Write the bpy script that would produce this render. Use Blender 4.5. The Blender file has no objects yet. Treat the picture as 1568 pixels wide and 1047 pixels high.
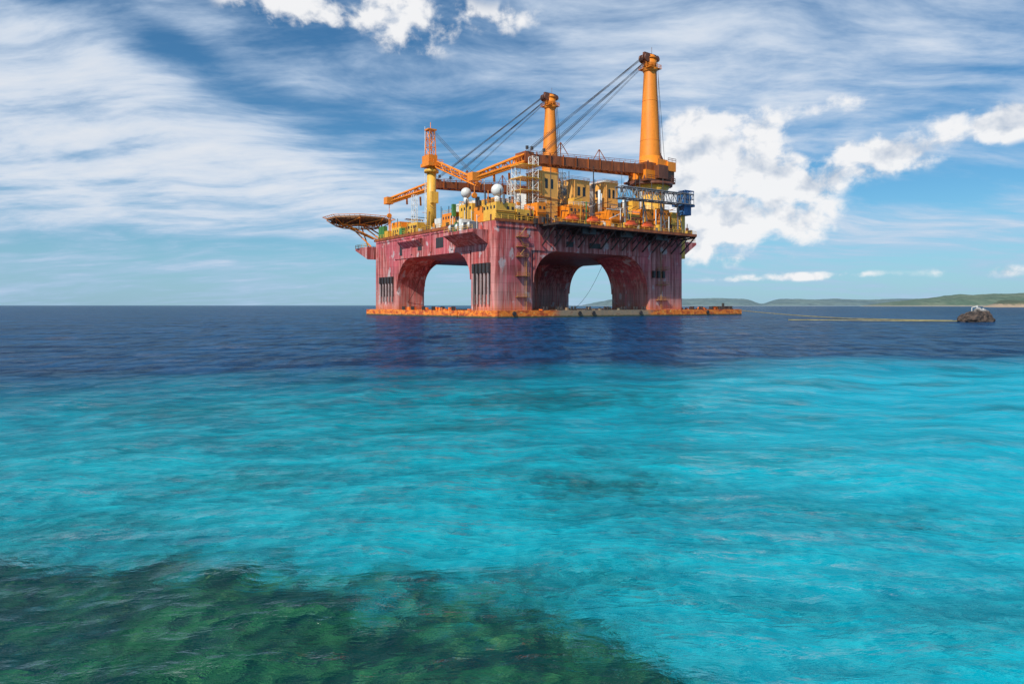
import bpy, bmesh, math, random
import numpy as np
from mathutils import Vector, Matrix
from mathutils import noise as mnoise
random.seed(7); np.random.seed(7)
sc=bpy.context.scene
sc.view_settings.view_transform='Standard'; sc.view_settings.look='None'
sc.view_settings.exposure=0; sc.view_settings.gamma=1

# ---------------------------------------------------------------- camera
CH=3.7
cd=bpy.data.cameras.new("camera"); cam=bpy.data.objects.new("camera",cd)
sc.collection.objects.link(cam); sc.camera=cam
cam.location=(0,0,CH); cam.rotation_euler=(math.radians(90),0,0)
cd.sensor_width=36; cd.lens=24; cd.shift_y=-0.0357; cd.clip_start=0.1; cd.clip_end=60000

# ---------------------------------------------------------------- node helper
class NT:
    def __init__(s,nt): s.nt=nt; nt.nodes.clear()
    def n(s,t,**kw):
        nd=s.nt.nodes.new(t)
        for k,v in kw.items(): setattr(nd,k,v)
        return nd
    def set(s,inp,v):
        if v is None: return
        if hasattr(v,'links') and hasattr(v,'node'): s.nt.links.new(v,inp)
        else: inp.default_value=v
    def m(s,op,a,b=None,c=None,clamp=False):
        nd=s.n('ShaderNodeMath',operation=op); nd.use_clamp=clamp
        s.set(nd.inputs[0],a); s.set(nd.inputs[1],b); s.set(nd.inputs[2],c)
        return nd.outputs[0]
    def vm(s,op,a,b=None):
        nd=s.n('ShaderNodeVectorMath',operation=op)
        s.set(nd.inputs[0],a)
        if b is not None:
            if op=='SCALE': s.set(nd.inputs[3],b)
            else: s.set(nd.inputs[1],b)
        return nd.outputs[0]
    def xyz(s,x,y,z=0.0):
        nd=s.n('ShaderNodeCombineXYZ'); s.set(nd.inputs[0],x); s.set(nd.inputs[1],y); s.set(nd.inputs[2],z)
        return nd.outputs[0]
    def sep(s,v):
        nd=s.n('ShaderNodeSeparateXYZ'); s.set(nd.inputs[0],v); return nd.outputs
    def noise(s,v,scale,detail=4,rough=.5,dist=0.0):
        nd=s.n('ShaderNodeTexNoise'); s.set(nd.inputs['Vector'],v)
        nd.inputs['Scale'].default_value=scale; nd.inputs['Detail'].default_value=detail
        nd.inputs['Roughness'].default_value=rough; nd.inputs['Distortion'].default_value=dist
        return nd.outputs['Fac']
    def noisec(s,v,scale,detail=4):
        nd=s.n('ShaderNodeTexNoise'); s.set(nd.inputs['Vector'],v)
        nd.inputs['Scale'].default_value=scale; nd.inputs['Detail'].default_value=detail
        return nd.outputs['Color']
    def mr(s,v,a,b,c=0.0,d=1.0,smooth=True):
        nd=s.n('ShaderNodeMapRange'); nd.interpolation_type='SMOOTHSTEP' if smooth else 'LINEAR'
        s.set(nd.inputs[0],v)
        for i,x in zip((1,2,3,4),(a,b,c,d)): s.set(nd.inputs[i],x)
        return nd.outputs[0]
    def mix(s,f,a,b,bt='MIX'):
        nd=s.n('ShaderNodeMix',data_type='RGBA',blend_type=bt)
        s.set(nd.inputs[0],f)
        for i,x in ((6,a),(7,b)):
            if isinstance(x,tuple) and len(x)==3: x=(*x,1)
            s.set(nd.inputs[i],x)
        return nd.outputs[2]
    def mapping(s,v,scale=(1,1,1),rot=(0,0,0),loc=(0,0,0),vt='POINT'):
        nd=s.n('ShaderNodeMapping',vector_type=vt); s.set(nd.inputs[0],v)
        nd.inputs['Scale'].default_value=scale; nd.inputs['Rotation'].default_value=rot; nd.inputs['Location'].default_value=loc
        return nd.outputs[0]

# ---------------------------------------------------------------- sun + sky
SUN=Vector((-0.46,-0.66,0.76)).normalized()
sl=bpy.data.lights.new("sun",'SUN'); so=bpy.data.objects.new("sun",sl); sc.collection.objects.link(so)
sl.energy=5.0; sl.angle=math.radians(.53); sl.color=(1,.94,.84)
so.rotation_euler=SUN.to_track_quat('Z','Y').to_euler()

w=bpy.data.worlds.new("World"); sc.world=w; w.use_nodes=True
t=NT(w.node_tree)
sky=t.n('ShaderNodeTexSky',sky_type='NISHITA'); sky.sun_disc=False
sky.sun_elevation=math.asin(SUN.z); sky.sun_rotation=math.atan2(SUN.x,SUN.y)
sky.air_density=1.0; sky.dust_density=0.3; sky.ozone_density=3.0; sky.altitude=0
tc=t.n('ShaderNodeTexCoord'); d=tc.outputs['Generated']
dx,dy,dz=t.sep(d)
zz=t.m('MAXIMUM',dz,0.0)
inv=t.m('DIVIDE',1.0,t.m('ADD',zz,.16))
P=t.xyz(t.m('MULTIPLY',dx,inv),t.m('MULTIPLY',dy,inv),0.0)
az=t.m('ARCTAN2',dx,dy); el=t.m('ARCSINE',dz)
A=t.xyz(az,el,0.0)
def blob(px,py,rx,ry,wt,ang=0):
    a=math.atan((px-784)/1045); e=math.atan((467-py)/1045*math.cos(a))
    f=math.cos(a)
    q=t.mapping(A,(rx*1.35*f/1045,ry*1.35*f/1045,1),(0,0,math.radians(ang)),(a,e,0),'TEXTURE')
    nd=t.n('ShaderNodeVectorMath',operation='LENGTH'); t.set(nd.inputs[0],q)
    return t.mr(nd.outputs['Value'],1.5,0.0,0.0,wt)
def addall(l):
    o=l[0]
    for x in l[1:]: o=t.m('ADD',o,x)
    return o
warp=t.vm('SCALE',t.vm('SUBTRACT',t.noisec(P,1.0,2),(.5,.5,.5)),.55)
PW=t.vm('ADD',P,warp)
c1=t.noise(t.mapping(PW,(.8,1.35,1),(0,0,math.radians(30))),1.15,5,.50)
c2=t.noise(t.mapping(PW,(.7,2.9,1),(0,0,math.radians(-24)),(3,1,0)),1.5,5,.58)
c3=t.noise(t.mapping(PW,(1.0,1.9,1),(0,0,.5),(7,2,0)),4.0,5,.62)
ci=t.m('ADD',t.m('ADD',t.m('MULTIPLY',c1,.36),t.m('MULTIPLY',c2,.36)),t.m('MULTIPLY',c3,.28))
bias=addall([blob(110,245,340,95,.16,-8),blob(470,250,220,60,.10,-15),blob(400,140,220,28,-.08,-16),
  blob(250,60,130,24,-.06,-22),blob(740,170,110,60,-.04),blob(1230,110,340,90,.10),
  blob(1370,290,250,26,-.09,-3),blob(1320,345,320,26,.09),blob(380,372,280,22,-.11),blob(420,352,140,12,.10),
  blob(120,395,300,18,.04),blob(60,50,200,50,.06,-20),blob(330,60,60,30,.05,-50),blob(560,90,160,50,.03)])
cv=t.m('ADD',ci,bias)
cir=t.mr(cv,.42,.67,0.0,.93)
cumn=t.mapping(t.vm('ADD',A,t.vm('SCALE',t.vm('SUBTRACT',t.noisec(A,26,2),(.5,.5,.5)),.014)),(1,1.25,1))
cn=t.noise(cumn,13,7,.57)
cnu=t.noise(t.mapping(cumn,(1,1,1),(0,0,0),(.007,-.020,0)),13,4,.55)
cb=addall([blob(1090,225,96,40,.44),blob(1020,262,60,36,.26),blob(1100,335,120,48,.50),blob(1185,285,28,12,.26),blob(1330,236,160,30,.27,8),
  blob(1500,196,110,20,.25,6),blob(455,3,90,28,.28),blob(640,28,60,44,.25,10),blob(1262,165,70,16,.17),blob(1500,415,60,9,.18),blob(1210,424,70,6,.16),
  blob(1300,420,60,6,.14),blob(1115,428,40,5,.14),blob(780,30,60,22,.13),blob(1250,275,60,14,.17,12)])
cbn=t.m('ADD',t.m('MULTIPLY',t.m('SUBTRACT',cn,.5),1.45),cb)
cum=t.m('MULTIPLY',t.mr(cbn,.08,.32),t.mr(cb,.02,.13))
shade=t.m('MULTIPLY',t.m('SUBTRACT',cn,cnu),2.4)
thick=t.mr(cbn,.2,.75,0,-.06)
csh=t.m('ADD',t.m('ADD',shade,.89),thick)
csh=t.m('MINIMUM',t.m('MAXIMUM',csh,.45),.98)
cumcol=t.mix(t.mr(csh,.45,.92,smooth=False),(.48,.56,.68),(.92,.92,.93))
hs=t.n('ShaderNodeHueSaturation'); hs.inputs['Saturation'].default_value=1.08; hs.inputs['Value'].default_value=.086
t.nt.links.new(sky.outputs[0],hs.inputs['Color'])
skyc=t.mix(1.0,hs.outputs[0],(.60,1.02,1.16),'MULTIPLY')
cic=t.mix(t.mr(cv,.50,.78),(.49,.63,.82),(.80,.83,.88))
s1=t.mix(cir,skyc,cic)
haze=t.mr(el,0.0,math.radians(9),.6,0.0)
s1=t.mix(haze,s1,(.31,.50,.74))
s2=t.mix(t.m('MULTIPLY',cum,.96),s1,cumcol)
bg=t.n('ShaderNodeBackground'); bg.inputs['Strength'].default_value=1.0
out=t.n('ShaderNodeOutputWorld'); t.nt.links.new(s2,bg.inputs[0]); t.nt.links.new(bg.outputs[0],out.inputs[0])

# ---------------------------------------------------------------- materials
def mat(name): 
    m=bpy.data.materials.new(name); m.use_nodes=True; return m,NT(m.node_tree)
def finish(t,col,rough=.5,metal=0.0,bump=None,bstr=.3,bdist=.05):
    p=t.n('ShaderNodeBsdfPrincipled'); t.set(p.inputs['Base Color'],col); t.set(p.inputs['Roughness'],rough)
    p.inputs['Metallic'].default_value=metal
    if bump is not None:
        b=t.n('ShaderNodeBump'); b.inputs['Strength'].default_value=bstr; b.inputs['Distance'].default_value=bdist
        t.set(b.inputs['Height'],bump); t.nt.links.new(b.outputs[0],p.inputs['Normal'])
    o=t.n('ShaderNodeOutputMaterial'); t.nt.links.new(p.outputs[0],o.inputs[0])
def paint(name,col,rust=.35,dark=.55,rough=.5,rustcol=(.16,.045,.015)):
    m,t=mat(name); o=t.n('ShaderNodeTexCoord').outputs['Object']
    n1=t.noise(t.mapping(o,(.5,.5,.12)),1.0,6,.65); n2=t.noise(o,1.7,5,.7)
    c=t.mix(t.mr(n1,.35,.7),tuple(x*dark for x in col),col)
    c=t.mix(t.m('MULTIPLY',t.mr(n2,.52,.68),rust),c,rustcol)
    finish(t,c,rough); return m
M_yel=paint("yellow_paint",(.84,.46,.06),.35,.75)
M_hse=paint("hoist_house_paint",(.86,.42,.09),.15,.85)
M_org=paint("orange_paint",(.88,.26,.015),.25,.8)
M_boom=paint("boom_paint",(.40,.10,.02),.6,.45)
M_brn=paint("rusty_steel",(.20,.065,.03),.6)
M_hel=paint("helideck_primer",(.34,.16,.06),.5)
M_wht=paint("white_paint",(.74,.74,.70),.2,.75)
M_pip=paint("weathered_fender_pipe",(.42,.34,.33),.6,.5)
M_gry=paint("grey_steel",(.20,.22,.24),.3)
M_dk=paint("dark_steel",(.045,.04,.04),.3)
M_blu=paint("blue_paint",(.03,.14,.36),.2)
M_grn=paint("green_paint",(.08,.28,.08),.2)
M_red=paint("lifeboat_orange",(.75,.10,.02),.2)
M_str=paint("stair_paint",(.50,.24,.04),.6)
M_gls=paint("dark_window",(.02,.025,.03),.0,.9,.15)

M_hull,t=mat("weathered_red_hull")
o=t.n('ShaderNodeTexCoord').outputs['Object']
ox,oy,oz=t.sep(o)
big=t.noise(o,.055,5,.55); mid=t.noise(t.mapping(o,(1,1,.5)),.22,6,.6)
strk=t.noise(t.mapping(o,(.8,.8,.045)),1.0,7,.65); strk2=t.noise(t.mapping(o,(2.2,2.2,.09),(0,0,0),(5,2,0)),1.0,5,.6)
c=t.mix(t.mr(mid,.38,.62),(.25,.040,.032),(.52,.080,.070))
c=t.mix(t.m('MULTIPLY',t.mr(strk,.44,.60),.85),c,(.66,.27,.25))
c=t.mix(t.m('MULTIPLY',t.mr(big,.50,.60),.5),c,(.56,.09,.13))
c=t.mix(t.m('MULTIPLY',t.mr(strk2,.53,.66),.85),c,(.11,.030,.016))
wl=t.mr(oz,17,3)
c=t.mix(t.m('MULTIPLY',t.m('MULTIPLY',wl,t.mr(strk2,.36,.56)),.6),c,(.48,.29,.25))
rz=t.mr(t.m('ADD',oz,t.m('MULTIPLY',strk,7)),8.5,5.0)
c=t.mix(t.m('MULTIPLY',rz,.7),c,(.48,.13,.03))
pt=t.noise(t.mapping(o,(1,1,.7),(0,0,0),(9,4,2)),.30,4,.5)
c=t.mix(t.m('MULTIPLY',t.mr(pt,.60,.67),.7),c,(.54,.49,.49))
br=t.n('ShaderNodeTexBrick'); t.set(br.inputs['Vector'],t.xyz(t.m('ADD',ox,oy),oz,0.0))
br.inputs['Color1'].default_value=(1,1,1,1);br.inputs['Color2'].default_value=(.75,.75,.75,1);br.inputs['Mortar'].default_value=(.5,.45,.45,1)
br.inputs['Scale'].default_value=1;br.inputs['Brick Width'].default_value=5.2;br.inputs['Row Height'].default_value=2.6;br.inputs['Mortar Size'].default_value=.07
c=t.mix(.55,c,br.outputs[0],'MULTIPLY')
finish(t,c,.55,0,mid,.35,.15)

M_pon,t=mat("rusty_orange_pontoon")
o=t.n('ShaderNodeTexCoord').outputs['Object']; ox,oy,oz=t.sep(o)
n=t.noise(t.mapping(o,(1,1,2)),.35,6,.65); n2=t.noise(o,1.2,5,.7)
c=t.mix(t.mr(n,.38,.60),(.40,.06,.015),(.90,.24,.02)); c=t.mix(t.mr(n2,.55,.7),c,(.85,.50,.12))
mid_=t.m('MULTIPLY',t.mr(t.m('ADD',ox,t.m('MULTIPLY',n,10)),24,29),t.mr(t.m('ADD',ox,t.m('MULTIPLY',n,10)),72,66))
c=t.mix(t.m('MULTIPLY',mid_,.85),c,(.22,.22,.16))
c=t.mix(t.m('MULTIPLY',t.mr(n,.56,.66),.6),c,(.14,.035,.02))
c=t.mix(t.mr(t.m('ADD',oz,t.m('MULTIPLY',n2,.8)),1.1,.6),c,(.06,.07,.03))
finish(t,c,.55)

# ---------------------------------------------------------------- mesh parts
class Part:
    def __init__(s,name,mat): s.name=name; s.mat=mat; s.bm=bmesh.new()
    def poly(s,vs,faces):
        v=[s.bm.verts.new(p) for p in vs]
        for f in faces:
            try: s.bm.faces.new([v[i] for i in f])
            except ValueError: pass
    def box(s,x0,x1,y0,y1,z0,z1,bev=0):
        s.poly([(x0,y0,z0),(x1,y0,z0),(x1,y1,z0),(x0,y1,z0),(x0,y0,z1),(x1,y0,z1),(x1,y1,z1),(x0,y1,z1)],
          [(3,2,1,0),(4,5,6,7),(0,1,5,4),(1,2,6,5),(2,3,7,6),(3,0,4,7)])
    def rod(s,a,b,r,r2=None,n=6,caps=True):
        a=Vector(a);b=Vector(b); r2=r if r2 is None else r2
        d=(b-a); 
        if d.length<1e-6: return
        q=d.to_track_quat('Z','Y').to_matrix()
        ring=[]
        for c,rr in ((a,r),(b,r2)):
            ring.append([s.bm.verts.new(c+q@Vector((math.cos(2*math.pi*i/n)*rr,math.sin(2*math.pi*i/n)*rr,0))) for i in range(n)])
        for i in range(n):
            f=s.bm.faces.new((ring[0][i],ring[0][(i+1)%n],ring[1][(i+1)%n],ring[1][i])); f.smooth=n>8
        if caps:
            s.bm.faces.new(ring[0][::-1]); s.bm.faces.new(ring[1])
    def sph(s,c,r,sc=(1,1,1),n=16):
        r0=bmesh.ops.create_uvsphere(s.bm,u_segments=n,v_segments=n//2+2,radius=r)
        for v in r0['verts']:
            v.co=Vector((v.co.x*sc[0],v.co.y*sc[1],v.co.z*sc[2]))+Vector(c)
            for f in v.link_faces: f.smooth=True
    def prism(s,pts,axis,a,b):
        def mk(p,q):
            if axis=='v': return (p[0],q,p[1])
            if axis=='u': return (q,p[0],p[1])
            return (p[0],p[1],q)
        n=len(pts)
        v=[mk(p,a) for p in pts]+[mk(p,b) for p in pts]
        f=[tuple(range(n)),tuple(range(2*n-1,n-1,-1))]+[(i,(i+1)%n,n+(i+1)%n,n+i) for i in range(n)]
        s.poly(v,f)
    def truss(s,a,b,wd,ht,n,r=.18,up=Vector((0,0,1)),taper=1.0):
        a=Vector(a);b=Vector(b); d=(b-a).normalized(); side=d.cross(up).normalized(); u2=side.cross(d).normalized()
        pr=None
        for i in range(n+1):
            k=i/n; c=a.lerp(b,k); f=1+(taper-1)*k
            q=[c+side*wd/2*f*sx+u2*ht/2*f*sy for sx,sy in ((-1,-1),(1,-1),(1,1),(-1,1))]
            for j in range(4): s.rod(q[j],q[(j+1)%4],r*.6,n=4)
            if pr:
                for j in range(4):
                    s.rod(pr[j],q[j],r,n=4)
                    s.rod(pr[j],q[(j+1)%4],r*.6,n=4) if i%2 else s.rod(pr[(j+1)%4],q[j],r*.6,n=4)
            pr=q
    def rail(s,pts,h=1.3,r=.07,step=2.4):
        for p,q in zip(pts[:-1],pts[1:]):
            p=Vector(p);q=Vector(q); L=(q-p).length; k=max(1,int(L/step))
            for i in range(k+1):
                c=p.lerp(q,i/k); s.rod(c,c+Vector((0,0,h)),r,n=4,caps=False)
            for hh in (h,h*.5): s.rod(p+Vector((0,0,hh)),q+Vector((0,0,hh)),r,n=4,caps=False)
    def done(s,parent,recalc=True):
        me=bpy.data.meshes.new(s.name)
        if recalc: bmesh.ops.recalc_face_normals(s.bm,faces=s.bm.faces)
        s.bm.to_mesh(me); s.bm.free()
        me.materials.append(s.mat)
        ob=bpy.data.objects.new(s.name,me); sc.collection.objects.link(ob)
        if parent: ob.parent=parent
        return ob

rig=bpy.data.objects.new("semisubmersible_crane_platform",None); sc.collection.objects.link(rig)
rig.location=(-5.2,203,0); rig.rotation_euler=(0,0,math.radians(36))
UL,VL,DZ,AZ=85,84,29.0,20.8

def rrect(u0,u1,v0,v1,r,n=6):
    out=[]
    for cx,cy,a0 in ((u1-r,v1-r,0),(u0+r,v1-r,90),(u0+r,v0+r,180),(u1-r,v0+r,270)):
        for i in range(n+1):
            a=math.radians(a0+90*i/n); out.append((cx+r*math.cos(a),cy+r*math.sin(a)))
    return out
hull=Part("hull_and_columns",M_hull)
cols=[(0,15,0,14),(66,UL,0,19),(0,12.5,65,VL),(66,UL,64,VL)]
hull.prism(rrect(0,UL,0,VL,1.6),'z',AZ,DZ)
for u0,u1,v0,v1 in cols: hull.prism(rrect(u0,u1,v0,v1,1.6),'z',-3,AZ+.02)
def haunch(x,z,r,sgn,axis,a,b,rz=None):
    rz=rz or r
    pts=[(x,z),(x,z-rz)]
    for i in range(1,12):
        an=math.pi*.5*i/12
        pts.append((x+sgn*(r-r*math.cos(an)),z-rz+rz*math.sin(an)))
    pts.append((x+sgn*r,z))
    hull.prism(pts,axis,a,b)
e=.02
haunch(15-e,AZ+.03,10,1,'v',.25,13.5); haunch(66+e,AZ+.03,12,-1,'v',.25,18.5,13)
haunch(12.5-e,AZ+.03,10,1,'v',65.5,VL-.25); haunch(66+e,AZ+.03,10,-1,'v',64.5,VL-.25)
haunch(14-e,AZ+.03,9,1,'u',.25,14.5); haunch(65+e,AZ+.03,11,-1,'u',.25,12,12)
haunch(19-e,AZ+.03,9,1,'u',66.5,UL-.25); haunch(64+e,AZ+.03,10,-1,'u',66.5,UL-.25,12)
def flare(axis,base,outd,a,b,z0=21.5,z1=26.5,th=.8):
    hull.prism([(base,z0),(base+outd,z1),(base+outd,z1+th),(base,z1+th)],axis,a,b)
flare('v',UL-.1,8,0.5,16); flare('v',UL-.1,6,50,78)
flare('u',VL-.1,12,-3,13,21.8,26)
flare('v',.1,-5.5,3.5,21,22.2,25.6,.9)
flare('v',.1,-2.2,44,60,24.2,26.6,.6)
for v0 in (24,38,52): hull.box(-.35,.1,v0,v0+1.0,AZ+1.2,DZ-.4)
hull.box(-.25,.1,15,VL-2,DZ-1.0,DZ-.5)
hull.box(0.5,UL-.5,-.25,.1,DZ-1.6,DZ-1.1)
hull.done(rig)

PT=2.15
pon=Part("pontoons",M_pon)
pon.prism([(-3,-1.5),(-1,-3),(116,-3),(121,2),(123,8),(121,15),(116,18),(-1,18),(-3,16)],'z',-4,PT)
pon.prism([(-3,66),(-1,63.5),(116,63.5),(123,74),(116,87),(-1,87),(-3,85)],'z',-4,PT)
pon.box(-2.2,11,17.9,63.6,-4,PT-.1)
for i in range(70):
    u=random.uniform(0,116); 
    if 15<u<66 or u>86:
        v=random.uniform(-2,10); pon.box(u,u+random.uniform(.4,2.2),v,v+.8,PT-.05,PT+random.uniform(.2,1.0))
for i in range(24):
    v=random.uniform(18,63); u=random.uniform(-1.5,8); pon.box(u,u+.8,v,v+random.uniform(.5,1.6),PT-.2,PT+random.uniform(.2,1.0))
pon.done(rig)
bol=Part("pontoon_bollards",M_dk)
for u in (18,24,29.5,36,44,52,58,62,88,93,99,105,111):
    for k in (0,1.3): bol.rod((u+k,-1,PT-.1),(u+k,-1,PT+1.2),.35,n=8); 
    bol.box(u-.4,u+1.7,-1.5,-.5,PT-.05,PT+.3)
for v in (22,29,35,42,50,57):
    for k in (0,1.3): bol.rod((-.6,v+k,PT-.2),(-.6,v+k,PT+1.2),.35,n=8)
bol.box(112,117,2,8,PT-.1,PT+1.3); bol.rod((115,5,2),(115,5,4.6),.5,n=8)
for u in (5,31,37,59,95): bol.rod((u,-3.35,1.2),(u,-3.0,1.2),.7,n=12)
bol.done(rig)

fen=Part("column_fender_pipes",M_pip)
for v in (2.6,4.6,6.6,8.6,10.6): fen.rod((-.5,v,4),(-.5,v,13.5),.36,n=8)
for v in (67.5,70,72.5,75,77.5): fen.rod((-.5,v,5),(-.5,v,12),.36,n=8)
fen.done(rig)
ch=Part("chain_fairleads",M_dk)
for v in (2.6,4.6,6.6,8.6,10.6): ch.box(-.9,.05,v-.6,v+.6,13.5,16.5); ch.box(-.06,.05,v-.5,v+.5,7,13.5)
for v in (67.5,70,72.5,75,77.5): ch.box(-.9,.05,v-.6,v+.6,12,14.5); ch.box(-.06,.05,v-.55,v+.55,7,12)
for u in (68.5,71,73.5): ch.box(u-.5,u+.5,-.8,.05,13.5,16)
for v in (9,9.8): ch.rod((-.9,v,14),(-1.2,v,0),.12,n=5)
ch.box(-.05,.05,30,35,23,26.5); ch.box(-.05,.05,45,48,23,25.5); ch.box(-.05,.05,60,62,22,26)
for (a,b) in ((28,31),(38,43)): ch.box(a,b,-.06,.05,22.5,24.2)
ch.done(rig)

st=Part("column_stairs",M_str)
def stair(u,v0,z0,z1,w=4,step=3.6):
    z=z0;s=1
    while z<z1:
        st.box(u-.6,u+w+.6,v0-1.0,v0,z,z+.12)
        st.rail([(u-.6,v0-1.0,z+.1),(u+w+.6,v0-1.0,z+.1)],1.0,.05,1.6)
        a,b=(u,u+w) if s>0 else (u+w,u)
        nz=min(z+step,z1)
        st.rod((a,v0-.7,z),(b,v0-.7,nz),.11,n=4)
        z+=step; s=-s
stair(8.4,-.02,18.5,27.5,2.8,3.0); 
for z in (6.2,12.6): st.box(7.8,12.5,-1.0,-.02,z,z+.14); st.rail([(7.8,-1,z+.1),(12.5,-1,z+.1)],1.0,.05,1.6)
st.rod((11,-.5,2.3),(11,-.5,18),.08,n=4); st.rod((11.6,-.5,2.3),(11.6,-.5,18),.08,n=4)
for z in (5.5,11,16.5): st.box(70,76,-1.0,-.02,z,z+.14); st.rail([(70,-1.0,z+.1),(76,-1.0,z+.1)],1.0,.05,1.6)
st.rod((72,-.5,2.3),(72,-.5,23),.08,n=4); st.rod((72.6,-.5,2.3),(72.6,-.5,23),.08,n=4)
st.done(rig)

od=Part("side_deck",M_dk)
od.box(17,83,-7.5,-.03,28.2,28.9); od.box(17,30,-9.5,-7.5,28.2,28.9)
for u in range(18,84,5):
    od.rod((u,-7,28.2),(u,-.2,22.5),.28,n=5); od.rod((u,-.2,27.6),(u,-7,28.1),.3,n=5); od.rod((u,-3.8,28.1),(u,-.2,25),.18,n=5)
for u in range(18,79,5): od.rod((u,-6.5,28),(u+5,-3,25.2),.14,n=4)
for u in (30,47,64): od.box(u,u+6,-5.5,-.5,26.4,28.2)
od.done(rig)
ed=Part("deck_edge_coaming",M_boom)
ed.box(17,83,-7.75,-7.5,28.3,29.2); ed.box(0,17,-.3,0,28.9,29.7); ed.box(-.1,UL,VL,VL+.3,28.8,29.6)
ed.box(UL,UL+.3,0,VL,28.8,29.8); ed.box(-.3,0,16,VL-1,28.8,29.8)
ed.done(rig)
dk=Part("main_deck",M_brn); dk.box(.6,UL-.6,.6,VL-.6,DZ+.01,DZ+.35); dk.done(rig)
rl=Part("handrails",M_yel)
rl.rail([(17,-7.4,28.9),(83,-7.4,28.9)]); rl.rail([(-.1,16,29.7),(-.1,VL-1,29.7)]); rl.rail([(0,-.2,29.7),(17,-.2,29.7)])
rl.rail([(-5.3,4,26.5),(-5.3,20.5,26.5)]); rl.rail([(UL+7.8,1,27.3),(UL+7.8,15,27.3)]); rl.rail([(UL,.2,27.3),(UL+7.8,1,27.3)])
rl.rail([(-3,VL+11.8,26.8),(13,VL+11.8,26.8)]); rl.rail([(-2.9,VL,26.8),(-2.9,VL+11.8,26.8)]); rl.rail([(UL,0,29.3),(UL,VL,29.3)],step=3)
rl.done(rig)

lb=Part("lifeboats",M_red)
for u in (25,34,51,59):
    lb.sph((u,-6.3,30.4),1.2,(2.5,1,1)); lb.box(u-1.4,u+1.2,-7,-5.6,31.1,32.0)
lb.done(rig)
dv=Part("lifeboat_davits",M_brn)
for u in (25,34,51,59):
    for k in (-2.4,2.4): dv.rod((u+k,-3.4,29),(u+k,-4.2,33.2),.2,n=5); dv.rod((u+k,-4.2,33.2),(u+k,-7,32.8),.2,n=5)
dv.done(rig)

hh=Part("hoist_houses",M_hse); hw=Part("hoist_house_windows",M_gls); hr=Part("hoist_house_rails",M_org)
def house(u0,u1,v0,v1,z0,z1):
    hh.box(u0,u1,v0,v1,z0,z1); hh.box(u0-.2,u1+.2,v0-.2,v1+.2,z1,z1+.3); hh.box(u0-.25,u1+.25,v0-.25,v1+.25,z0+(z1-z0)*.5,z0+(z1-z0)*.5+.2)
    W=u1-u0; zc=z1-(z1-z0)*.2
    for k in (.30,.60): hw.box(u0+W*k,u0+W*(k+.15),v0-.05,v0+.05,zc-1.8,zc+1.3)
    hw.box(u0-.05,u0+.05,v0+(v1-v0)*.35,v0+(v1-v0)*.6,zc-1.4,zc+1)
    hw.box(u0+W*.35,u0+W*.5,v0-.05,v0+.05,z0+1,z0+3.2)
    hr.rail([(u0,v0,z1+.3),(u1,v0,z1+.3),(u1,v1,z1+.3),(u0,v1,z1+.3),(u0,v0,z1+.3)],1.0,.05,2.4)
    hh.rod((u0+W*.12,v0-.3,z0),(u0+W*.12,v0-.3,z1),.13,n=5)
house(21,28.5,5,12,30,46.8); house(40,48.2,11,19,30,47.0); house(55.2,62,11,18,30,47.6)
hh.done(rig); hw.done(rig); hr.done(rig)

pal={'yel':M_yel,'org':M_org,'wht':M_wht,'gry':M_gry,'brn':M_brn,'dk':M_dk,'grn':M_grn,'blu':M_blu}
mods={k:Part("deck_equipment_"+n,m) for (k,m),n in zip(pal.items(),("yellow","orange","white","grey","rusty","dark","green","blue"))}
def mod(k,*a): mods[k].box(*a)
mod('yel',2,9,2,9,29.3,35.0); mod('org',2.4,12,9.4,15,29.3,34.5); mod('yel',9.3,16,1.5,8,29.3,33.4)
mod('org',17,20.5,1,8,29.3,36); mod('yel',3,10,17,25,29.3,36.5); mod('org',3,12,27,36,29.3,34.8); mod('gry',3,8,26,27.5,29.3,33)
mod('wht',4,12,38,43,29.3,34); mod('yel',2,10,52,60,29.3,33.8); mod('yel',1.5,9,64,72,29.3,33.2); mod('yel',1,9,74,82,29.3,32.5); mod('org',3,8,68,75,33.2,35.6)
mod('grn',.6,2.2,77,81.5,29.3,34.5); mod('grn',-.2,1.2,60,62,29.3,32.2); mod('grn',1,2.2,25.5,26.5,33,37)
mod('org',30,38.5,1,9,29.3,36.4); mod('yel',35,38.5,4,10,36.4,39.5); mod('brn',29.5,39,12,18,29.3,37); mod('wht',30,38,24,30,29.3,44)
mod('org',49.5,54.5,1.5,10,29.3,36.3); mod('wht',49.5,54.8,16,26,29.3,47); mod('yel',56,64,2,9,29.3,35.8); mod('wht',62.8,69,18,28,29.3,50.5); mod('org',65,70,1,7,29.3,38)
mod('yel',66.5,71,8,14,30,42); mod('org',73,78,0.8,6,29.3,38.5); mod('yel',80,84.5,1.5,8,29.3,38); mod('gry',72,84,30,40,29.3,45)
mod('wht',13,20,30,45,29.3,40); mod('org',22,36,32,50,29.3,42); mod('yel',40,60,40,60,29.3,42); mod('gry',13,16.5,17,27,29.3,39)
mod('yel',84.3,86.3,.4,3,21,38); mod('blu',83.5,87.5,-1.5,2,37,44.5); mod('blu',82,89,-2,3,40.2,41)
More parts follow.
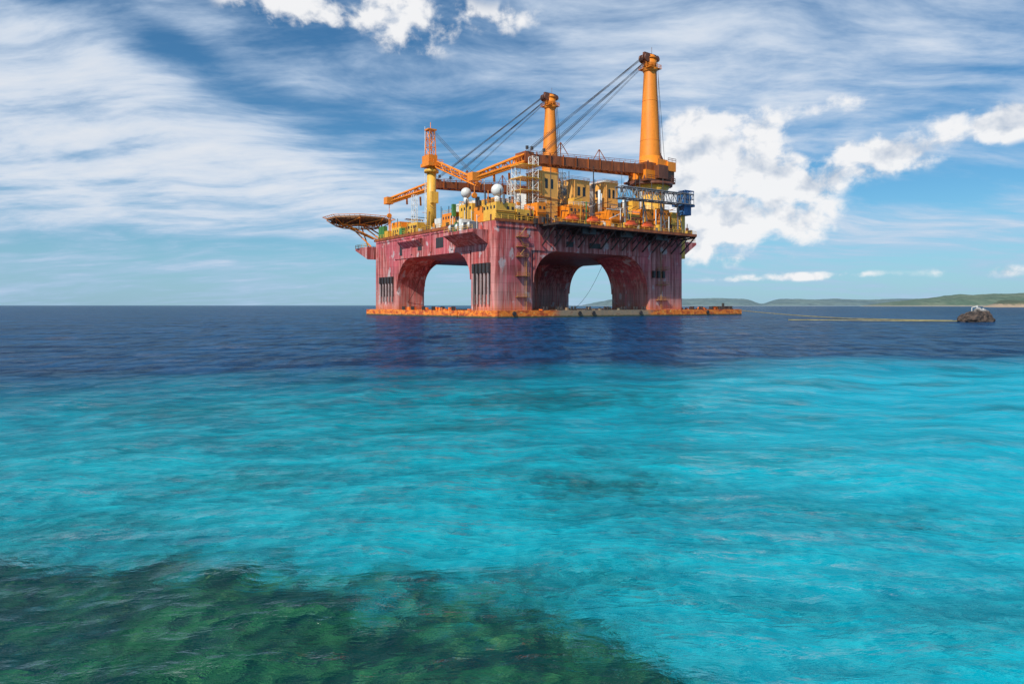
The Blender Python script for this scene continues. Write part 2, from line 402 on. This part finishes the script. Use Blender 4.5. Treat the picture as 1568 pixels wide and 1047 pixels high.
for i in range(380):
    side=random.random()
    if side<.42: u=random.uniform(.6,14); v=random.uniform(15,82); z=29.3
    elif side<.9: u=random.uniform(14,83); v=random.uniform(-6.5,14); z=29.3 if v>0 else 28.9
    else: u=random.uniform(0.5,12); v=random.uniform(1,14); z=34.5
    k=random.choice(['yel','yel','org','org','wht','wht','gry','brn','brn','dk','dk','dk','grn' if random.random()<.3 else 'brn' ])
    s=random.uniform(.3,1.4); h=random.uniform(.6,3.2) if random.random()<.75 else random.uniform(3,9)
    if random.random()<.45 and h<4: mods[k].box(u,u+s,v,v+random.uniform(.4,1.6),z,z+h)
    else: mods[k].rod((u,v,z),(u,v,z+h),random.uniform(.08,.5 if h<4 else .22),n=8)
for i in range(200):
    u=random.uniform(1,80);v=random.uniform(-1,12) if u>14 else random.uniform(2,80); z=random.uniform(30.5,39)
    k=random.choice(['brn','org','gry','wht','dk','dk']); L=random.uniform(2,8)
    if random.random()<.6: mods[k].rod((u,v,z),(min(u+L,84),v,z+random.choice([0,0,2])),random.uniform(.07,.15),n=5)
    else: mods[k].rod((u,v,z),(u,min(v+L,83),z+random.choice([0,1.5])),random.uniform(.07,.15),n=5)
for p in ((2,9,1.95,35.0),(9.3,16,1.45,33.4),(17,20.5,.95,36),(30,38.5,.95,36.4),(49.5,54.5,1.45,36.3),(56,64,1.95,35.8),(65,70,.95,38),(73,78,.75,38.5)):
    u0,u1,v,z=p
    x=u0+.6
    while x<u1-.8: 
        if random.random()<.75: mods['dk'].box(x,x+random.uniform(.5,.9),v-.02,v+.1,z-2,z-1.1)
        if random.random()<.3: mods['dk'].box(x,x+.8,v-.02,v+.1,29.4,31.5)
        x+=1.7
    mods['wht'].rail([(u0,v+.1,z),(u1,v+.1,z)],1.1,.06,1.8)
    mods['brn'].box(u0-.3,u1+.3,v-.9,v-.05,29.3+(z-29.3)*.5,29.3+(z-29.3)*.5+.12)
for p in ((2,9,1.95,35.0),(17,25,2.95,36.5),(27,36,2.95,34.8),(52,60,1.95,33.8),(64,72,1.45,33.2)):
    v0,v1,u,z=p; x=v0+.6
    while x<v1-.8: 
        if random.random()<.75: mods['dk'].box(u-.02,u+.1,x,x+random.uniform(.5,.9),z-1.9,z-1.0)
        if random.random()<.3: mods['brn'].box(u-.02,u+.1,x,x+.9,29.4,31.5)
        x+=1.8
    mods['yel'].rail([(u+.1,v0,z),(u+.1,v1,z)],1.1,.06,1.8)
for v in (6,9.5,13,17): mods['wht'].rod((-3.6,v,28),(-3.6,v+2,28),1.2,n=12); mods['gry'].box(-5,-2,v-.3,v+.1,26.5,29)
mods['wht'].box(-4.8,-1.2,10.9,12.4,26.5,30.2); mods['grn'].box(-4,-1,15.5,16.4,26.5,29.6)
for v,h in ((5,31),(8,32.5),(12,33),(15,31.5),(19,32)): mods['wht'].rod((-3,v,26.5),(-3,v,h),.12,n=5); mods['gry'].rod((-3,v,h-1),(-1,v+1.5,h),.1,n=4)
mods['wht'].truss((3,56,33),(3,56,44),1.6,1.6,6,.09,up=Vector((1,0,0))); mods['wht'].truss((6,51,33),(6,51,48),1.4,1.4,7,.09,up=Vector((1,0,0)))
mods['wht'].rod((4,50,33),(4,50,68),.1,n=4); mods['wht'].rod((5,13,35),(5,13,46),.1,n=4)
mods['wht'].truss((18.5,5,35),(18.5,5,51),2.2,2.2,8,.12,up=Vector((1,0,0))); mods['wht'].truss((14.5,9,33),(14.5,9,48),2,2,8,.12,up=Vector((1,0,0)))
mods['gry'].truss((33,8,36),(33,8,48),1.8,1.8,7,.12,up=Vector((1,0,0))); mods['wht'].truss((11,7,33),(11,7,43),1.6,1.6,5,.1,up=Vector((1,0,0)))
for z in (40,44,48): mods['yel'].box(13,20.2,3.5,10.4,z,z+.2)
for u,v,h in ((51,12,52),(60,5,45),(66,4,50),(46,6,47),(70,2,48),(76,2,50),(36,8,49),(24,3,48)): mods['dk'].rod((u,v,30),(u,v,h),.14,n=5)
for u,v,h in ((50,8,44),(53.5,11,43.5),(64,10,44),(68.5,6,45)): mods['wht'].rod((u,v,36),(u,v,h),.5,n=10)
mods['blu'].truss((84,0,44.5),(89,0,44.5),3,3,3,.2)
mods['wht'].sph((4.5,5,39.0),1.95,n=24); mods['wht'].rod((4.5,5,35),(4.5,5,37.6),.9,n=12)
mods['wht'].sph((2.6,20,40.0),1.7,n=24); mods['wht'].rod((2.6,20,36.4),(2.6,20,38.6),.8,n=12)
for m_ in mods.values(): m_.done(rig)
tr=Part("stowed_lattice_boom",M_gry); tr.truss((50,-1.5,42.0),(87,-1.5,42.6),3.2,3.8,15,.24)
for u in (53,62,71,80): tr.rod((u,-1.5,29),(u,-1.5,40.5),.3,n=6); tr.rod((u+3,-1.5,29),(u,-1.5,40.5),.2,n=6)
tr.done(rig)

def crane(v,tag):
    u=80
    b=Part("heavy_lift_crane_tower_"+tag,M_org); y=Part("crane_pedestal_"+tag,M_yel); g=Part("crane_boom_"+tag,M_boom); k=Part("crane_machinery_"+tag,M_brn); c=Part("crane_cables_"+tag,M_dk)
    y.rod((u,v,29),(u,v,45),5.2,n=28); y.rod((u,v,45),(u,v,48.5),5.2,7.6,n=28)
    for i in range(14):
        a=2*math.pi*i/14; y.rod((u+5.3*math.cos(a),v+5.3*math.sin(a),30),(u+5.3*math.cos(a),v+5.3*math.sin(a),45),.2,n=5)
    k.rod((u,v,48.5),(u,v,49.6),8.4,n=28); k.box(u-8,u+7.5,v-6,v+6,49.6,50.4)
    k.box(u+.5,u+8,v-5,v+5,50.4,54.5); k.box(u-2,u+3,v-6.4,v-4,51,56); b.box(u-7,u-2,v-4.4,v+4.4,50.4,54); b.box(u+4,u+8.4,v-5.5,v+5.5,54.5,58)
    b.box(u-1,u+4.5,v-4.8,v+4.8,55.2,58.6)
    k.rail([(u-8,v-6,50.4),(u+7.5,v-6,50.4),(u+7.5,v+6,50.4)],1.3,.1,2)
    k.rail([(u+4,v-5.5,58),(u+8.4,v-5.5,58)],1.3,.1,2)
    for q in (-1,1): 
        k.rod((u-7.5,v+q*4,50.4),(u-2,v+q*1.5,60),.4,n=6); k.rod((u+8,v+q*4.5,50.4),(u+2,v+q*2,63),.4,n=6)
    b.rod((u,v,50),(u,v,60),4.3,4.0,n=32); b.rod((u,v,60),(u,v,92),4.0,2.35,n=32,caps=False)
    for z in (66,81): rr=4.0-(z-60)/32*1.65; b.rod((u,v,z),(u,v,z+.15),rr+.05,n=32)
    for s_ in (-.4,.4): k.rod((u+s_+1.5,v-4.1,58),(u+s_+1.2,v-2.6,92),.07,n=4)
    b.rod((u,v,92),(u,v,93.4),2.35,3.2,n=20); b.rod((u,v,93.4),(u,v,97),2.5,2.6,n=20); b.rod((u,v,97),(u,v,98.6),2.9,1.6,n=20)
    b.rail([(u-3,v-3,93.4),(u+3,v-3,93.4),(u+3,v+3,93.4),(u-3,v+3,93.4),(u-3,v-3,93.4)],1.3,.1,1.7)
    b.box(u-3.1,u+3.1,v-3.1,v+3.1,93.2,93.4)
    for q in (-1.4,0,1.4): k.rod((u-2.8,v+q-.3,97),(u-2.8,v+q+.3,97),1.6,n=14); k.rod((u+2.4,v+q-.3,97.4),(u+2.4,v+q+.3,97.4),1.2,n=14)
    k.box(u-3.4,u+3,v-.5,v+.5,98,99.3); k.rod((u+1,v,98),(u+1,v,102),.1,n=4)
    kn=20.0; dzk=-2.6
    for q in (-2.6,2.6):
        g.poly([(76,v+q-.6,52.6),(76,v+q+.6,52.6),(76,v+q+.6,56.2),(76,v+q-.6,56.2),(kn,v+q*.8-.6,53.1+dzk),(kn,v+q*.8+.6,53.1+dzk),(kn,v+q*.8+.6,55.6+dzk),(kn,v+q*.8-.6,55.6+dzk)],
          [(0,1,2,3),(7,6,5,4),(0,4,5,1),(1,5,6,2),(2,6,7,3),(3,7,4,0)])
        g.rail([(75,v+q,56.2),(kn+1,v+q*.8,55.7+dzk)],1.2,.07,2.6)
    for i in range(20):
        x=kn+i*2.85; dd=dzk*(1-i/20); g.rod((x,v-2.2,53.4+dd),(x+2.85,v+2.2,53.4+dd),.22,n=5); g.rod((x,v-2.2,55.6+dd),(x,v+2.2,55.6+dd),.22,n=5)
        if i%2: g.box(x,x+.3,v-3.2,v-2.9,52.6+dd,56.4+dd)
    g.box(kn-1.5,kn+2,v-2.8,v+2.8,52.9+dzk,56.4+dzk)
    o=Part("crane_boom_tip_"+tag,M_org)
    o.truss((kn,v,54.4+dzk),(0.5,v,43.6),3.8,3.0,9,.36,taper=.6)
    for q in (-1,1): o.rod((kn,v+q*1.8,53.6+dzk),(0.5,v+q*1.1,43.4),.5,n=6)
    o.box(-1,1.6,v-1.5,v+1.5,42.4,45); o.rod((0.6,v,42.6),(0.6,v,38.5),.12,n=4); o.rod((.6,v-.4,38),(.6,v+.4,38),.9,n=10)
    for x in (8,14): o.rod((x,v,46.5),(x+.2,v,43),.4,n=8)
    o.done(rig)
    for x in (34,52): 
        for q in (-2,2): g.rod((x,v+q,55),(x+1.6,v,59.4),.14,n=5); g.rod((x+3.4,v+q,55),(x+1.8,v,59.4),.14,n=5)
    g.box(74,80,v-4,v+4,51.5,57)
    for i in range(5):
        q=-2.0+i*.9
        c.rod((u-3.3,v+q*.5,97.4+(i%2)*.5),(kn+.5+(i%2)*.8,v+q,56.6+dzk),.062,n=4)
        c.rod((u-3.3,v+q*.5,95.0+(i%2)*.4),(kn+6+(i%2)*1.0,v+q,56.4+dzk),.062,n=4)
    for i in range(2): c.rod((u-3.5,v+(i-.5)*.8,94.0),(kn+12,v+(i-.5)*1.6,56.6+dzk),.06,n=4)
    for i in range(3): c.rod((u+3.2,v+(i-1)*.8,96.5),(u+6.5,v+(i-1)*1.6,58),.08,n=4)
    for x in (kn-1,kn+1,kn+6): c.rod((x,v-3,57+dzk),(x,v-3,58+dzk),.5,n=8)
    for x in (48,62,69): c.rod((x,v-3,52.5),(x,v-3,46),.1,n=4); c.box(x-.4,x+.4,v-3.4,v-2.6,44.5,46)
    for p_ in (b,y,g,k,c): p_.done(rig)
crane(12,"near"); crane(72,"far")

yc=Part("pedestal_crane_column",M_yel); yc.rod((5,47,29),(5,47,53),1.75,1.6,n=20); yc.rod((5,47,51),(5,47,52),2.6,n=20)
yc.box(3.6,6.4,44.4,45.6,40,44); yc.done(rig)
yo=Part("pedestal_crane_house",M_org); yo.box(2.2,8,44,50,53,54.2); yo.box(2.6,6,44.5,49.6,54.2,57.0); yo.rail([(2.2,44,54.2),(8,44,54.2)],1.2,.09,1.5)
yo.truss((4.6,47,57),(4.6,47,66),3.2,2.6,3,.2,up=Vector((1,0,0)),taper=.75); yo.box(3,6.4,45.6,48.4,66,66.5); yo.rod((4.6,47,66),(4.6,47,69),.12,n=4)
yo.truss((6,44,53.5),(10,24,44.5),2.0,2.0,9,.22); yo.rod((6,44,53.5),(10,24,44.5),.4,n=6); yo.done(rig)
yk=Part("pedestal_crane_cables",M_dk)
for q in (-.8,0,.8): yk.rod((4.6+q,46,66),(10+q,24,45.5),.07,n=4)
yk.done(rig)

hd=Part("helideck",M_hel); cu,cv_,R=-2.5,93,12.8
oc=[(cu+R*math.cos(math.radians(22.5+45*i)),cv_+R*math.sin(math.radians(22.5+45*i))) for i in range(8)]
hd.prism(oc,'z',37.9,38.6)
for i in range(-5,6): hd.box(cu-11.5+abs(i)*.7,cu+11.5-abs(i)*.7,cv_+i*2.1-.15,cv_+i*2.1+.15,37.3,37.93)
hd.done(rig)
ht=Part("helideck_truss",M_org)
oc2=[(cu+(R+1.6)*math.cos(math.radians(22.5+45*i)),cv_+(R+1.6)*math.sin(math.radians(22.5+45*i))) for i in range(8)]
for i in range(8):
    a=oc2[i];b=oc2[(i+1)%8]; ht.rod((*a,38.9),(*b,38.9),.12,n=4); ht.rod((*oc[i],38.2),(*a,38.9),.12,n=4)
    for k in range(1,5):
        ht.rod((oc[i][0]+(oc[(i+1)%8][0]-oc[i][0])*k/5,oc[i][1]+(oc[(i+1)%8][1]-oc[i][1])*k/5,38.2),(a[0]+(b[0]-a[0])*k/5,a[1]+(b[1]-a[1])*k/5,38.9),.08,n=4)
oi=[(cu+9*math.cos(math.radians(22.5+45*i)),cv_+9*math.sin(math.radians(22.5+45*i))) for i in range(8)]
for i in range(8):
    ht.rod((*oc[i],37.7),(*oi[i],35.4),.2,n=5); ht.rod((*oi[i],35.4),(*oi[(i+1)%8],35.4),.2,n=5); ht.rod((*oi[i],35.4),(*oi[i],37.9),.16,n=5)
    ht.rod((*oi[i],35.4),(*oc[(i+1)%8],37.7),.16,n=5); ht.rod((*oi[i],35.4),(*oi[(i+3)%8],35.4),.14,n=5)
for p,q in (((-10,88,35.4),(1,83,29.5)),((-4,87,35.4),(2,82,29.5)),((3,88,35.4),(6,83.5,29.5)),((-11,93,36),(0,85,30)),((-4,98,35.6),(3,84,29)),((4,97,35.6),(8,84,29)),((-8,90,35.4),(-1,85,27)),((-2,92,35.4),(2,94,27))):
    ht.rod(p,q,.28,n=6)
ht.done(rig)
hl=Part("hanging_lines",M_dk)
for a,b,s_ in (((82,40,20.5),(84,60,2.2),4),((10,60,20),(4,66,3),3)):
    pr=None
    for i in range(13):
        k=i/12; p=Vector(a).lerp(Vector(b),k)-Vector((0,0,s_*4*k*(1-k)*.6))
        if pr: hl.rod(pr,p,.09,n=4,caps=False)
        pr=p
hl.done(rig)

# ---------------------------------------------------------------- buoy and floating line
M_buoy,t=mat("barnacled_buoy"); o=t.n('ShaderNodeTexCoord').outputs['Object']; oz=t.sep(o)[2]
n=t.noise(o,1.4,7,.7); n2=t.noise(t.mapping(o,(1,1,.4)),.9,6,.65)
c=t.mix(t.mr(n,.4,.62),(.014,.011,.010),(.09,.06,.045)); c=t.mix(t.m('MULTIPLY',t.mr(t.m('ADD',oz,t.m('MULTIPLY',n2,2.6)),3.6,4.4),.75),c,(.42,.42,.41))
finish(t,c,.75,0,n,.8,.3)
by=bpy.data.objects.new("mooring_buoy",None); sc.collection.objects.link(by); by.location=(105.4,155,0)
b=Part("buoy_body",M_buoy)
r0=bmesh.ops.create_icosphere(b.bm,subdivisions=5,radius=1.0)
for v in r0['verts']:
    p=v.co.copy(); k=1+.22*mnoise.noise(p*1.6)+.12*mnoise.noise(p*4)+.06*mnoise.noise(p*9)
    zt=p.z*k*2.9; 
    sx=3.9*(1-.38*max(0,p.z)**1.5)
    v.co=Vector((p.x*k*sx+.5*max(0,p.z),p.y*k*3.0,zt*(1.0 if p.z>0 else .6)+.05))
b.done(by,False)
b=Part("buoy_fittings",M_wht)
b.rod((.2,0,2.4),(.2,0,3.7),.12,n=6); b.rod((-.8,.3,2.3),(-.8,.3,3.2),.1,n=6); b.rod((-.8,.3,3.2),(.2,0,3.5),.08,n=6); b.rod((1.1,-.5,2),(1.3,-.5,3.0),.14,n=6)
b.done(by)
M_rope=paint("rope_yellow",(.38,.32,.14),.1)
fl=Part("floating_mooring_line",M_rope)
A0=Matrix.Translation((-5.2,203,0))@Matrix.Rotation(math.radians(36),4,'Z')@Vector((119,3,2.0))
B0=Vector((102.5,154.5,.15)); C0=Vector((102,158,.1))
pr=None
for i in range(61):
    k=i/60; p=A0*(1-k)**2+Vector((84,178,-0.4))*2*k*(1-k)+C0*k*k; p.z=max(p.z,.16)
    if pr: fl.rod(pr,p,.13,n=5,caps=False)
    pr=p
pr=None
for i in range(41):
    k=i/40; p=Vector((68,168,.14)).lerp(B0,k)+Vector((0,1.2*math.sin(k*7),0))
    if pr: fl.rod(pr,p,.12,n=5,caps=False)
    pr=p
fl.done(None)

# ---------------------------------------------------------------- hills
def land(name,x0,x1,y0,depth,hf,nx,ny,m):
    bm=bmesh.new(); g=[]
    for j in range(ny+1):
        row=[]
        for i in range(nx+1):
            x=x0+(x1-x0)*i/nx; y=y0+depth*j/ny
            row.append(bm.verts.new((x,y,hf(x,y,j/ny))))
        g.append(row)
    for j in range(ny):
        for i in range(nx):
            f=bm.faces.new((g[j][i],g[j][i+1],g[j+1][i+1],g[j+1][i])); f.smooth=True
    me=bpy.data.meshes.new(name); bm.to_mesh(me); bm.free(); me.materials.append(m)
    ob=bpy.data.objects.new(name,me); sc.collection.objects.link(ob); return ob
def landmat(name,a,b_,rock,zr,s):
    m,t=mat(name); ps=t.n('ShaderNodeNewGeometry').outputs['Position']; z=t.sep(ps)[2]
    n=t.noise(t.mapping(ps,(1,1,2)),s,6,.65); n2=t.noise(ps,s*6,5,.7)
    c=t.mix(t.mr(n,.4,.6),a,b_); c=t.mix(t.mr(n2,.45,.65,0,.5),c,tuple(x*.5 for x in a))
    c=t.mix(t.mr(t.m('SUBTRACT',z,t.m('MULTIPLY',n2,zr*1.5)),zr*.3,-zr*.3),c,rock)
    finish(t,c,.9); return m
def N(x,y,z): return mnoise.noise(Vector((x,y,z)))
def h1(x,y,k):
    env=math.sin(math.pi*min(1,k))**.6 if 0<k<1 else 0
    a=x/y; base=46+14*N(x*.0011,y*.0004,0)+14*N(x*.005,y*.002,3)
    base*=min(1,max(0,(a-.10)/.05)); base-=34*math.exp(-((a-.365)/.016)**2)
    return -3+env*max(0,base+4)+4*N(x*.03,y*.01,0)
land("hills",350,5200,3900,1400,h1,420,24,landmat("haze_tinted_hill_woodland",(.095,.155,.175),(.13,.19,.19),(.20,.25,.27),4,.004))  # distance haze is put into the hill colours as a bluish tint
def h2(x,y,k):
    env=math.sin(math.pi*min(1,k))**.5 if 0<k<1 else 0
    a=x/y; ramp=min(1,max(0,(a-.50)/.16)); base=ramp*(47+12*N(x*.002,y*.001,7)+10*N(x*.009,y*.004,2))
    return -3+env*(base+3*ramp)+4*N(x*.05,y*.02,1)*ramp
land("headland",1100,4200,2300,700,h2,420,24,landmat("headland_scrub",(.075,.125,.090),(.13,.17,.12),(.22,.21,.18),5,.008))
def h3(x,y,k):
    env=math.sin(math.pi*min(1,k))**.3 if 0<k<1 else 0
    a=x/y; ramp=min(1,max(0,(a-.685)/.03)); base=ramp*(11+6*N(x*.01,y*.01,7))
    return -2+env*(base+2*ramp)+2.2*N(x*.06,y*.06,1)*ramp
land("rocky_shore",900,2400,1350,250,h3,300,16,landmat("shore_rock",(.06,.085,.05),(.11,.12,.07),(.32,.24,.17),8,.02))

# ---------------------------------------------------------------- water
NR=800; r=2.0*(26000/2.0)**(np.arange(NR)/(NR-1)); q=r[1]/r[0]-1
th=np.concatenate([np.linspace(-50,50,950),np.linspace(50,310,121)[1:-1]]); th=np.radians(th); NTH=len(th)
dth=np.abs(np.roll(th,-1)-th); dth[-1]=math.radians(2.2); 
R_,T_=np.meshgrid(r,th,indexing='ij'); X=R_*np.sin(T_); Y=R_*np.cos(T_); Z=np.zeros_like(X)
sp=np.maximum(R_*q,R_*np.broadcast_to(dth,R_.shape))
rs=np.random.RandomState(3)
NW=64
for i in range(NW):
    lam=.40*(15/.40)**(i/(NW-1)); ang=math.radians(-62+rs.normal(0,36)); k=2*math.pi/lam
    amp=lam*(.0034 if lam<1.5 else .0028 if lam<6 else .0026)
    att=np.clip(lam/(sp*2.4)-1,0,1)
    ph=k*(X*math.cos(ang)+Y*math.sin(ang))+rs.uniform(0,6.28)
    s=np.sin(ph+.6*np.sin(ph*.37+Y*.2+i))
    grp=.55+.45*np.sin(X*.9/lam**.6+Y*.5/lam**.6+i*1.7)
    Z+=amp*att*grp*1.25*(s+.28*np.cos(2*ph))
V=np.stack([X,Y,Z],-1).reshape(-1,3); V=np.vstack([V,[[0,0,0]]])
ii=np.arange(NR-1)[:,None]*NTH; jj=np.arange(NTH)[None,:]; jn=(jj+1)%NTH
F=np.stack([ii+jj,ii+NTH+jj,ii+NTH+jn,ii+jn],-1).reshape(-1,4)
C=len(V)-1; tri=np.stack([np.full(NTH,C),np.arange(NTH),(np.arange(NTH)+1)%NTH],-1)
me=bpy.data.meshes.new("sea_water"); me.vertices.add(len(V)); me.vertices.foreach_set("co",V.astype(np.float32).ravel())
nl=F.size+tri.size; me.loops.add(nl); me.loops.foreach_set("vertex_index",np.concatenate([F.ravel(),tri.ravel()]).astype(np.int32))
npoly=len(F)+len(tri); me.polygons.add(npoly)
me.polygons.foreach_set("loop_start",np.concatenate([np.arange(len(F))*4,len(F)*4+np.arange(len(tri))*3]).astype(np.int32))
me.polygons.foreach_set("use_smooth",np.ones(npoly,dtype=bool))
me.update(calc_edges=True); me.validate()
if me.polygons[len(me.polygons)//2].normal.z<0: me.flip_normals()
sea=bpy.data.objects.new("sea_water",me); sc.collection.objects.link(sea)
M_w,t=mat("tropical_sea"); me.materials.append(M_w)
geo=t.n('ShaderNodeNewGeometry'); pos=geo.outputs['Position']
px_,py_,pz_=t.sep(pos); P2=t.xyz(px_,py_,0.0)
b1=t.noise(t.mapping(P2,(.6,1.3,1),(0,0,math.radians(-18))),2.6,5,.58,.3)
b2=t.noise(t.mapping(P2,(.55,1.2,1),(0,0,math.radians(12))),.6,4,.55)
b3=t.noise(t.mapping(P2,(.8,.5,1)),.22,4,.62)
h=t.m('ADD',t.m('ADD',t.m('MULTIPLY',b1,.14),t.m('MULTIPLY',b2,.32)),t.m('MULTIPLY',b3,.8))
bp=t.n('ShaderNodeBump'); bp.inputs['Strength'].default_value=1.0; bp.inputs['Distance'].default_value=1.0; t.set(bp.inputs['Height'],h)
# the sea bed is seen refracted by the ripples: shift the look-up point by the surface slope
nx_,ny_,nz_=t.sep(bp.outputs[0]); SL=t.xyz(nx_,ny_,0.0)
PD=t.vm('ADD',P2,t.vm('SCALE',SL,.8)); wx,wy,_=t.sep(PD)
PS=t.vm('ADD',P2,t.vm('SCALE',SL,.28))
nl1=t.noise(P2,.07,3,.55); nl2=t.noise(t.mapping(PD,(.5,1.0,1),(0,0,math.radians(-25))),.35,4,.6); nl3=t.noise(t.mapping(PS,(.6,1.3,1),(0,0,math.radians(-20))),1.5,5,.70)
edge=t.m('SUBTRACT',wy,t.m('ADD',t.m('ADD',39.5,t.m('MULTIPLY',t.m('MAXIMUM',wx,-20.0),.30)),t.m('MULTIPLY',t.m('SUBTRACT',nl1,.5),16)))
deep=t.mr(edge,-14,6)
var=t.m('ADD',t.m('MULTIPLY',nl2,.45),t.m('MULTIPLY',nl3,.55))
sand=t.mix(t.mr(var,.38,.62),(.000,.115,.165),(.000,.30,.37))
sand=t.mix(t.mr(t.m('ADD',wx,t.m('MULTIPLY',nl1,12)),0,26,0,.7),sand,(.000,.36,.50))
sand=t.mix(t.mr(t.m('ADD',wx,t.m('MULTIPLY',nl1,10)),0,-20,0,.55),sand,(.000,.125,.20))
dp=t.noise(t.mapping(PD,(.6,1.2,1),(0,0,math.radians(-15)),(4,7,0)),.30,5,.65)
sand=t.mix(t.m('MULTIPLY',t.mr(dp,.51,.62),.55),sand,(.001,.09,.12))
# coral heads and weed beds scattered on the sand
rn3=t.noise(t.mapping(PS,(1,1.2,1)),1.1,6,.70)
for (cx,cy,rx,ry,wt) in ((2.1,14.2,1.5,1.0,.75),(3.2,12.6,.6,.4,.6),(-5.6,14.6,1.5,.9,.6),(6.6,11.9,1.3,.45,.5),(-2.2,21,2.5,1.4,.45),(1.6,27,4.5,2.6,.55),(-7,11.6,1.6,.8,.5),(1.2,9.0,.9,.45,.6),(-11,24,3,2.0,.4)):
    qv=t.mapping(PD,(rx,ry,1),(0,0,.2),(cx,cy,0),'TEXTURE'); nd=t.n('ShaderNodeVectorMath',operation='LENGTH'); t.set(nd.inputs[0],qv)
    f=t.mr(t.m('ADD',nd.outputs['Value'],t.m('MULTIPLY',t.m('SUBTRACT',rn3,.5),5.0)),1.5,.1)
    sand=t.mix(t.m('MULTIPLY',f,wt),sand,(.002,.045,.055))
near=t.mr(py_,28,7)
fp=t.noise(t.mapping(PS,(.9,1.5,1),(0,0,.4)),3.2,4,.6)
caustic=t.mr(t.m('ABSOLUTE',t.m('SUBTRACT',fp,.5)),.060,0.0)
sand=t.mix(t.m('MULTIPLY',t.m('MULTIPLY',caustic,near),.34),sand,(.06,.60,.64))  # caustic light web painted into the near sand colour
# reef
rn=t.noise(PD,.42,5,.68); rn2=t.noise(PS,4.2,6,.80)
rb=t.m('SUBTRACT',t.m('SUBTRACT',t.m('SUBTRACT',8.75,t.m('MULTIPLY',wx,.24)),t.m('MULTIPLY',t.m('MAXIMUM',t.m('SUBTRACT',wx,.4),0.0),1.2)),wy)
rb=t.m('ADD',t.m('ADD',rb,t.m('MULTIPLY',t.m('SUBTRACT',rn,.5),6.0)),t.m('MULTIPLY',t.m('SUBTRACT',rn3,.5),5.0)); reef=t.mr(rb,-1.1,1.1)
rc=t.mix(t.mr(rn2,.40,.60),(.001,.014,.012),(.022,.120,.045)); rc=t.mix(t.mr(rn3,.44,.58,0,.8),rc,(.001,.014,.018))
rc=t.mix(t.mr(rn2,.58,.68,0,.7),rc,(.16,.28,.10))
rc=t.mix(t.mr(wx,-3,-8,0,.5),rc,(.001,.014,.030))
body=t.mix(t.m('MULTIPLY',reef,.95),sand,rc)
dn=t.noise(t.mapping(P2,(.25,1,1)),.12,4,.6); dn2=t.noise(t.mapping(P2,(1,.22,1)),.75,4,.7)
dcol=t.mix(t.mr(t.m('ADD',t.m('MULTIPLY',dn,.4),t.m('MULTIPLY',dn2,.6)),.40,.60),(.002,.020,.060),(.005,.056,.145))  # light and dark of distant waves painted as streaks in the deep colour
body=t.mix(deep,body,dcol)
soft=t.vm('NORMALIZE',t.vm('ADD',t.vm('SCALE',bp.outputs[0],.48),t.vm('SCALE',geo.outputs['Normal'],.52)))
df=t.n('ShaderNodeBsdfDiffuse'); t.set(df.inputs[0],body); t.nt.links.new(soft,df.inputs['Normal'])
gl=t.n('ShaderNodeBsdfGlossy'); gl.inputs['Roughness'].default_value=.06; gl.inputs[0].default_value=(1,1,1,1); t.nt.links.new(bp.outputs[0],gl.inputs['Normal'])
fr=t.n('ShaderNodeFresnel'); fr.inputs[0].default_value=1.33; t.nt.links.new(bp.outputs[0],fr.inputs['Normal'])
fac=t.m('MINIMUM',t.m('MULTIPLY',fr.outputs[0],.42),.36)
mx=t.n('ShaderNodeMixShader'); t.set(mx.inputs[0],fac); t.nt.links.new(df.outputs[0],mx.inputs[1]); t.nt.links.new(gl.outputs[0],mx.inputs[2])
oo=t.n('ShaderNodeOutputMaterial'); t.nt.links.new(mx.outputs[0],oo.inputs[0])
